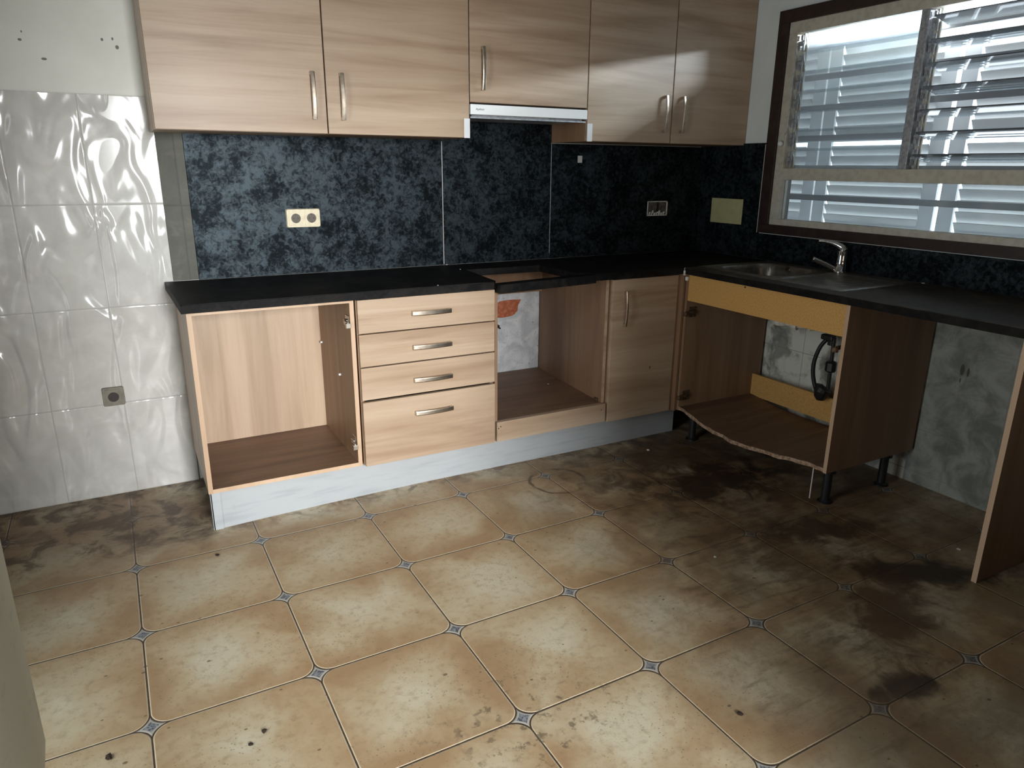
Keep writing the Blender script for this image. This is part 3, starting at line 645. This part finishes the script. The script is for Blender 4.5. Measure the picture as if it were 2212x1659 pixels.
me.name = 'lettering'; me.materials.clear(); me.materials.append(M['ink'])
lt = bpy.data.objects.new('lettering', me); C.objects.link(lt); lt.parent = v
lt.rotation_euler = (PI / 2, 0, 0); lt.location = Vector((1.2545, -0.3302, 1.6010)) - Vector(h.location)
for x0, x1, lb in ((1.1985, 1.2260, 'small white end strip on the cabinet corner left of the cooker hood'), (1.8370, 1.8660, 'small greyed white end strip on the cabinet corner right of the cooker hood')):
    tag(obj('end_strip', B(((x0, -0.3295, 1.4855), (x1, -0.3252, 1.5655)), bev=0.001), M['white_pl'], base=((x0 + x1) / 2, -0.3252, 1.4855)), lb, 'plastic strip', 'white strips beside the hood')

# ------------------------------------------------------------------ sockets and plates
def socket(cx, z, y, n, pitch, sz, mat, insert, label, well='dark_pl'):
    r = thing('wall_socket', label, 'socket', (cx, y, z))
    wd = sz + pitch * (n - 1)
    bm = bmesh.new()
    prism(bm, rrect(wd, sz, 0.008), lambda u, v, k: (cx + u * (1 - .04 * k), y - 0.009 * k, z + v * (1 - .06 * k)))
    obj('frame', bm, M[mat], r)
    for i in range(n):
        x = cx + (i - (n - 1) / 2) * pitch
        bm = bmesh.new(); prism(bm, rrect(0.058, 0.062, 0.005), lambda u, v, k: (x + u, y - 0.009 - 0.0035 * k, z + v))
        ins = obj('insert', bm, M[insert], r)
        bm = bmesh.new(); tube(bm, [(x, y - 0.0122, z), (x, y - 0.0132, z)], 0.0205, 24); obj('well', bm, M[well], ins)
        bm = B(((x - 0.0115, y - 0.0140, z - 0.003), (x - 0.0065, y - 0.0131, z + 0.003)), ((x + 0.0065, y - 0.0140, z - 0.003), (x + 0.0115, y - 0.0131, z + 0.003)), ((x - 0.002, y - 0.0142, z - 0.019), (x + 0.002, y - 0.0131, z - 0.014)), ((x - 0.002, y - 0.0142, z + 0.014), (x + 0.002, y - 0.0131, z + 0.019)))
        obj('contact', bm, M['black_pl'], ins)
    return r
M['well'] = flat('socket_well', (0.085, 0.068, 0.045), 0.5)
socket(0.557, 1.144, -0.012, 2, 0.068, 0.081, 'cream_pl', 'cream_pl', 'cream double wall socket on the blue-black splashback', 'well')
socket(-0.279, 0.438, -0.010, 1, 0.07, 0.082, 'grey_pl', 'grey_pl', 'grimy grey single wall socket low on the white tiles')
r = thing('socket_box', 'broken-open empty socket box in the dark corner splashback', 'socket', (2.551, -0.012, 1.147))
bm = bmesh.new(); x0, x1, z0, z1 = 2.478, 2.624, 1.106, 1.188
for b in (((x0, z0), (x1, z0 + .007)), ((x0, z1 - .006), (x1, z1)), ((x0, z0), (x0 + .006, z1)), ((x1 - .009, z0), (x1, z1))):
    box(bm, (b[0][0], -0.0155, b[0][1]), (b[1][0], -0.0115, b[1][1]), 0.001)
obj('rim', bm, M['fit'], r)
obj('recess', B(((x0 + .005, -0.0130, z0 + .005), (x0 + .068, -0.0118, z1 - .005)), ((x0 + .082, -0.0130, z0 + .005), (x1 - .008, -0.0118, z1 - .005))), flat('socket_box_inside', (0.14, 0.12, 0.11), 0.7, col2=(0.06, 0.05, 0.045), scale=60), r)
obj('divider', B(((x0 + .068, -0.0134, z0 + .005), (x0 + .082, -0.0118, z1 - .005))), M['black_pl'], r)
bm = bmesh.new()
for k in range(7):
    x = x0 + .014 + .017 * k; tube(bm, spline([(x, -0.014, z0 + .006), (x + .006, -0.019, z0 + .022 + .008 * math.sin(k * 2.1)), (x + .015 * math.sin(k), -0.016, z0 + .014)], 4), 0.0035, 6)
obj('plaster_rubble', bm, M['fit'], r)
tag(obj('blank_plate', B(((2.853, -0.364, 1.072), (2.858, -0.126, 1.207)), bev=0.0015), M['plate'], base=(2.858, -0.245, 1.072)), 'yellowed rectangular blank plate on the dark splashback below the corner cabinet', 'wall plate')
tag(obj('wall_tag', B(((1.998, -0.0145, 1.391), (2.0255, -0.012, 1.426)), bev=0.0008), flat('white_tag', (0.62, 0.62, 0.61), 0.6), base=(2.01, -0.012, 1.391)), 'tiny white rectangular tag on the dark splashback under the corner cabinet', 'tag')
# cut cable ends in the hob cabinet
r = thing('cut_cable', 'black cut cable ends sticking out of plaster under the brick patch', 'cable', (1.53, 0.07, 0.56))
for k, (dz, dy) in enumerate(((0.0, 0.0), (-0.010, -0.012))):
    bm = bmesh.new(); tube(bm, spline([(1.47, 0.078, 0.585 + dz), (1.50, 0.052 + dy, 0.580 + dz), (1.535, 0.040 + dy, 0.565 + dz), (1.562, 0.035 + dy, 0.548 + dz)], 6), 0.0045, 8)
    obj('wire', bm, M['rubber'], r, smooth=True)

# ------------------------------------------------------------------ sink and tap
s_ = thing('sink', 'stainless inset sink with bowl at left and ribbed drainer at right', 'sink', (2.587, -1.018, 0.9))
def sd(x, y, cx, cy, hx, hy, rr):
    qx, qy = abs(x - cx) - hx + rr, abs(y - cy) - hy + rr
    return math.hypot(max(qx, 0), max(qy, 0)) + min(max(qx, qy), 0) - rr
def ss(a, b, v):
    v = max(0, min(1, (v - a) / (b - a))); return v * v * (3 - 2 * v)
bm = bmesh.new(); nx, ny = 72, 120; g = []
for i in range(nx + 1):
    row = []
    for j in range(ny + 1):
        x = SX0 + (SX1 - SX0) * i / nx; y = SY0 + (SY1 - SY0) * j / ny
        ed = sd(x, y, (SX0 + SX1) / 2, (SY0 + SY1) / 2, (SX1 - SX0) / 2, (SY1 - SY0) / 2, 0.02)
        z = 0.9055 - 0.005 * ss(-0.010, 0.0, ed)
        z -= 0.002 * ss(-0.016, -0.028, ed)
        b = sd(x, y, 2.575, -0.840, 0.178, 0.178, 0.075)
        z -= 0.006 * ss(0.014, 0.0, b) + 0.135 * ss(0.001, -0.022, b) + 0.006 * ss(-0.03, -0.15, b)
        dr = sd(x, y, 2.575, -1.225, 0.190, 0.160, 0.03)
        if dr < 0: z -= 0.006 * ss(0.0, -0.012, dr); z += 0.0022 * max(0, math.sin((x - 2.385) / 0.38 * 2 * PI * 7)) * ss(-0.02, -0.04, dr)
        row.append(bm.verts.new((x, y, z)))
    g.append(row)
for i in range(nx):
    for j in range(ny): bm.faces.new((g[i][j], g[i + 1][j], g[i + 1][j + 1], g[i][j + 1]))
o = obj('basin', bm, M['steel'], s_, smooth=True)
bm = bmesh.new(); tube(bm, [(2.575, -0.84, 0.7595), (2.575, -0.84, 0.7625)], 0.042, 24); obj('drain', bm, M['chrome'], s_)
bm = bmesh.new(); tube(bm, [(2.735, -0.815, 0.892), (2.748, -0.815, 0.886)], 0.012, 16); obj('overflow', bm, M['chrome'], s_)
r = thing('mixer_tap', 'chrome single-lever mixer tap standing behind the sink', 'tap', (2.790, -1.072, 0.9035))
bm = bmesh.new(); cx, cy = 2.790, -1.072
tube(bm, [(cx, cy, 0.9035), (cx, cy, 0.912), (cx, cy, 0.9125), (cx, cy, 0.955), (cx, cy, 1.000), (cx, cy, 1.004)], [0.030, 0.029, 0.0245, 0.0225, 0.0225, 0.020], 24); obj('body', bm, M['chrome'], r, smooth=True)
bm = bmesh.new(); tube(bm, spline([(cx - 0.010, cy + 0.018, 0.918), (cx - 0.035, cy + 0.045, 0.935), (cx - 0.075, cy + 0.082, 0.957), (cx - 0.085, cy + 0.090, 0.961)], 5), 0.0115, 14); obj('spout', bm, M['chrome'], r, smooth=True)
bm = bmesh.new(); pts = spline([(cx + .002, cy - .003, 1.004), (cx - .004, cy + .006, 1.022), (cx - .022, cy + .030, 1.036), (cx - .045, cy + .062, 1.044), (cx - .062, cy + .088, 1.045)], 5)
tube(bm, pts, [0.0225 - 0.0165 * min(1, k / (len(pts) - 1) * 1.3) ** .8 for k in range(len(pts))], 14); obj('lever', bm, M['chrome'], r, smooth=True)
# plumbing under the sink
r = thing('water_valve', 'black shut-off valve, trap and looping hose on the wall inside sink cabinet', 'plumbing', (2.748, -1.12, 0.33))
bm = B(((2.733, -1.125, 0.585), (2.768, -1.06, 0.612), .006), ((2.748, -1.115, 0.56), (2.768, -1.09, 0.60), .004)); obj('valve', bm, M['black_pl'], r)
bm = bmesh.new(); tube(bm, spline([(2.753, -1.085, 0.590), (2.733, -1.066, 0.545), (2.726, -1.050, 0.47), (2.726, -1.055, 0.40), (2.733, -1.078, 0.335), (2.746, -1.10, 0.325)], 8), 0.010, 12); obj('hose', bm, M['rubber'], r, smooth=True)
bm = bmesh.new(); tube(bm, [(2.753, -1.123, 0.60), (2.753, -1.125, 0.50), (2.753, -1.127, 0.35)], 0.009, 12); obj('pipe', bm, M['black_pl'], r)
bm = bmesh.new(); tube(bm, [(2.753, -1.126, 0.435), (2.753, -1.126, 0.442), (2.753, -1.126, 0.480), (2.753, -1.126, 0.487)], [0.020, 0.026, 0.026, 0.020], 8); obj('nut', bm, M['black_pl'], r)
bm = bmesh.new(); tube(bm, [(2.743, -1.10, 0.288), (2.743, -1.10, 0.305), (2.743, -1.105, 0.335), (2.746, -1.11, 0.350), (2.748, -1.112, 0.352)], [0.020, 0.032, 0.040, 0.040, 0.02], 16); obj('trap', bm, M['black_pl'], r)
r = thing('drain_fitting', 'old white plastic drain fitting under the sink bowl', 'plumbing', (2.60, -0.92, 0.63))
bm = bmesh.new(); tube(bm, [(2.600, -0.935, 0.757), (2.600, -0.935, 0.70), (2.600, -0.935, 0.698), (2.600, -0.935, 0.650), (2.600, -0.935, 0.640)], [0.035, 0.035, 0.042, 0.042, 0.026], 18); obj('waste_cup', bm, M['fit'], r, smooth=True)
bm = bmesh.new(); tube(bm, spline([(2.600, -0.950, 0.668), (2.61, -1.00, 0.662), (2.64, -1.05, 0.662), (2.72, -1.09, 0.664), (2.868, -1.09, 0.66)], 6), 0.021, 14); obj('waste_pipe', bm, M['fit'], r, smooth=True)
for c0, c1 in (((2.608, -0.995, 0.662), (2.616, -1.018, 0.661)), ((2.645, -1.055, 0.662), (2.668, -1.068, 0.663))):
    bm = bmesh.new(); tube(bm, [c0, c1], 0.030, 12); obj('nut', bm, M['fit'], r)

# ------------------------------------------------------------------ window
wn = bpy.data.objects.new('window_1', None); C.objects.link(wn); wn.location = (2.87, -1.25, 1.04); wn['kind'] = 'structure'; wn['label'] = 'dusty louvre window in a dark brown casing over the sink'
def ring(x0, x1, o, i, bev=0.0015):   # o,i = (ya, yb, za, zb)
    return B(((x0, o[0], o[2]), (x1, o[1], i[2])), ((x0, o[0], i[3]), (x1, o[1], o[3])), ((x0, o[0], i[2]), (x1, i[0], i[3])), ((x0, i[1], i[2]), (x1, o[1], i[3])), bev=bev)
OUT = (-2.028, -0.489, 1.041, 2.112); MID = (-1.968, -0.552, 1.087, 2.054); INN = (-1.915, -0.602, 1.118, 2.000)
obj('casing', ring(2.850, 2.998, OUT, MID), M['casing'], wn)
obj('frame', ring(2.862, 2.915, MID, INN), M['alu'], wn)
obj('transom', B(((2.860, -1.915, 1.314), (2.917, -0.602, 1.371)), bev=0.002), M['alu'], wn)
obj('mullion', B(((2.866, -1.268, 1.371), (2.912, -1.230, 2.0)), bev=0.002), M['alu_dark'], wn)
obj('sealant_line', B(((2.848, -0.4885, 1.04), (2.8505, -0.4855, 1.49)), ((2.848, -1.30, 1.0385), (2.8505, -0.60, 1.0405)),), M['sealant'], wn)
obj('lower_pane', B(((2.892, -1.915, 1.118), (2.896, -0.602, 1.314))), M['pane'], wn)
def column(ya, yb, ang, n=7):
    pitch = (2.0 - 1.371) / n
    for k in range(n):
        zc = 1.371 + pitch * (k + 0.5); bm = bmesh.new()
        vs = box(bm, (-0.0025, ya, -0.052), (0.0025, yb, 0.052))
        bmesh.ops.rotate(bm, verts=bm.verts[:], cent=(0, 0, 0), matrix=Matrix.Rotation(math.radians(ang + random.uniform(-1.5, 1.5)), 3, 'Y'))
        bmesh.ops.translate(bm, verts=bm.verts[:], vec=(2.900, 0, zc))
        obj('louvre_blade', bm, M['louvre'], wn)
column(-1.222, -0.634, -16); column(-1.910, -1.300, -75)
def clips(y0, y1):
    obj('louvre_track', B(((2.905, y0, 1.371), (2.912, y1, 2.0)),), M['alu'], wn)
    for k in range(7):
        zc = 1.371 + (2.0 - 1.371) / 7 * (k + .5); ym = (y0 + y1) / 2; bm = bmesh.new()
        tube(bm, [(2.888, y0 + .003, zc), (2.888, y1 - .003, zc)], 0.011, 10)
        box(bm, (2.882, y0, zc - .040), (2.888, y0 + .006, zc + .040)); box(bm, (2.880, y1 - .009, zc - .030), (2.892, y1 - .004, zc - .006)); box(bm, (2.878, ym - .004, zc + .012), (2.888, ym + .006, zc + .036), .002)
        obj('louvre_clip', bm, M['alu_dark'], wn)
clips(-0.632, -0.604); clips(-1.298, -1.270)
bm = bmesh.new(); bmesh.ops.create_uvsphere(bm, u_segments=16, v_segments=10, radius=0.0135); bmesh.ops.translate(bm, verts=bm.verts[:], vec=(2.846, -0.584, 1.490))
tube(bm, [(2.852, -0.584, 1.490), (2.864, -0.584, 1.490)], 0.006, 10); kb = obj('knob', bm, M['white_pl'], wn, smooth=True); kb['label'] = 'white knob of the louvre lever'
bm = bmesh.new(); tube(bm, spline([(2.8605, -0.588, 1.50), (2.860, -0.590, 1.53), (2.8605, -0.602, 1.545), (2.861, -0.604, 1.58), (2.861, -0.606, 1.95)], 5), 0.0028, 6); obj('lever_rod', bm, M['alu_dark'], wn)

# security bars and shutters outside
r = thing('window_grille', 'grey horizontal security bars outside the louvre window', 'grille', (2.96, -1.25, 1.23))
for k in range(6):
    z = 1.9425 - 0.1425 * k; obj('bar', B(((2.954, -2.028, z - 0.014), (2.966, -0.489, z + 0.014)), bev=0.002), M['bar'], r)
def shutter(label, y0, y1, gap0, gap1):
    """louvred leaf; slats stop short of the stiles by gap0 / gap1"""
    r = thing('window_shutter', label, 'shutter', (3.06, (y0 + y1) / 2, 1.0))
    x0, x1, z0, z1 = 3.056, 3.072, 1.0, 2.006; st = 0.068
    obj('frame', B(((x0, y0, z0), (x1, y0 + st, z1)), ((x0, y1 - st, z0), (x1, y1, z1)), ((x0, y0 + st, z1 - 0.05), (x1, y1 - st, z1)), ((x0, y0 + st, z0), (x1, y1 - st, z0 + 0.10)), ((x0, y0 + st, 1.50), (x1, y1 - st, 1.535))), M['shutter'], r)
    obj('hinge', B(((2.9995, (y0 + y1) / 2 - 0.02, 1.008), (3.0565, (y0 + y1) / 2 + 0.02, 1.030))), M['bar'], r)
    bm = bmesh.new(); p = 0.047; z = z0 + 0.125
    while z < z1 - 0.06:
        if not 1.494 < z < 1.541:
            vs = box(bm, (-0.003, y0 + st + gap0, -0.028), (0.003, y1 - st - gap1, 0.028))
            m = Matrix.Rotation(math.radians(-30), 3, 'Y')
            for q in vs: q.co = m @ q.co + Vector((3.064, 0, z))
        z += p
    obj('slats', bm, M['shutter'], r)
shutter('left closed louvred shutter leaf outside the window', -1.306, -0.655, 0.0, 0.009)
shutter('right closed louvred shutter leaf outside the window', -1.985, -1.327, 0.0, 0.013)
shutter('narrow louvred shutter leaf behind the left window edge', -0.645, -0.20, 0.0, 0.004)

# ------------------------------------------------------------------ litter
def crumb(name, label, x, y, z, s, mat, cat, flatten=0.35):
    bm = bmesh.new(); bmesh.ops.create_icosphere(bm, subdivisions=1, radius=s)
    for q in bm.verts: q.co = Vector((q.co.x * random.uniform(.6, 1.25), q.co.y * random.uniform(.6, 1.25), q.co.z * flatten * random.uniform(.7, 1.2)))
    lo = min(q.co.z for q in bm.verts); bmesh.ops.translate(bm, verts=bm.verts[:], vec=(x, y, z - lo))
    tag(obj(name, bm, M[mat], base=(x, y, z)), label, cat)
crumb('dirt_clump', 'black dirt clump alone on the tile at lower right of the floor', 1.090, -2.235, 0, 0.009, 'soil', 'dirt')
crumb('dirt_clump', 'large dark dirt clump near the bottom left, beside the near wall', -0.361, -1.625, 0, 0.012, 'soil', 'dirt')
crumb('dirt_clump', 'dark dirt clump at lower left, farther of a close pair', -0.018, -1.712, 0, 0.009, 'soil', 'dirt')
crumb('dirt_clump', 'dark dirt clump at lower left, nearer of a close pair', -0.055, -1.741, 0, 0.007, 'soil', 'dirt')
crumb('dirt_clump', 'dark dirt clump in front of the white plinth end', -0.010, -0.756, 0, 0.009, 'soil', 'dirt')
crumb('plaster_chip', 'white plaster chip on the floor in front of the corner door cabinet', 2.040, -0.679, 0, 0.009, 'crumb', 'debris')
crumb('plaster_chip', 'white plaster chip on the floor beside the right end panel', 2.453, -2.001, 0, 0.008, 'crumb', 'debris')
crumb('plaster_chip', 'white chip on the stained tile ahead of the sink cabinet', 1.598, -1.614, 0, 0.007, 'crumb', 'debris')
crumb('plaster_chip', 'white chip on the worktop right of the sink drainer', 2.845, -1.449, 0.9, 0.008, 'crumb', 'debris')
crumb('plaster_chip', 'white chip on the worktop against the joint behind the hob cut-out', 1.238, -0.020, 0.9, 0.006, 'crumb', 'debris')
crumb('plaster_chip', 'white chip on the worktop at the back left hob cut-out corner', 1.232, -0.195, 0.9, 0.004, 'crumb', 'debris')
crumb('plaster_chip', 'white chip on the front of the worktop above the drawers', 0.951, -0.590, 0.9, 0.004, 'crumb', 'debris')
crumb('plaster_chip', 'white chip on the hob cabinet shelf near its right panel', 1.72, -0.22, 0.270, 0.006, 'crumb', 'debris')
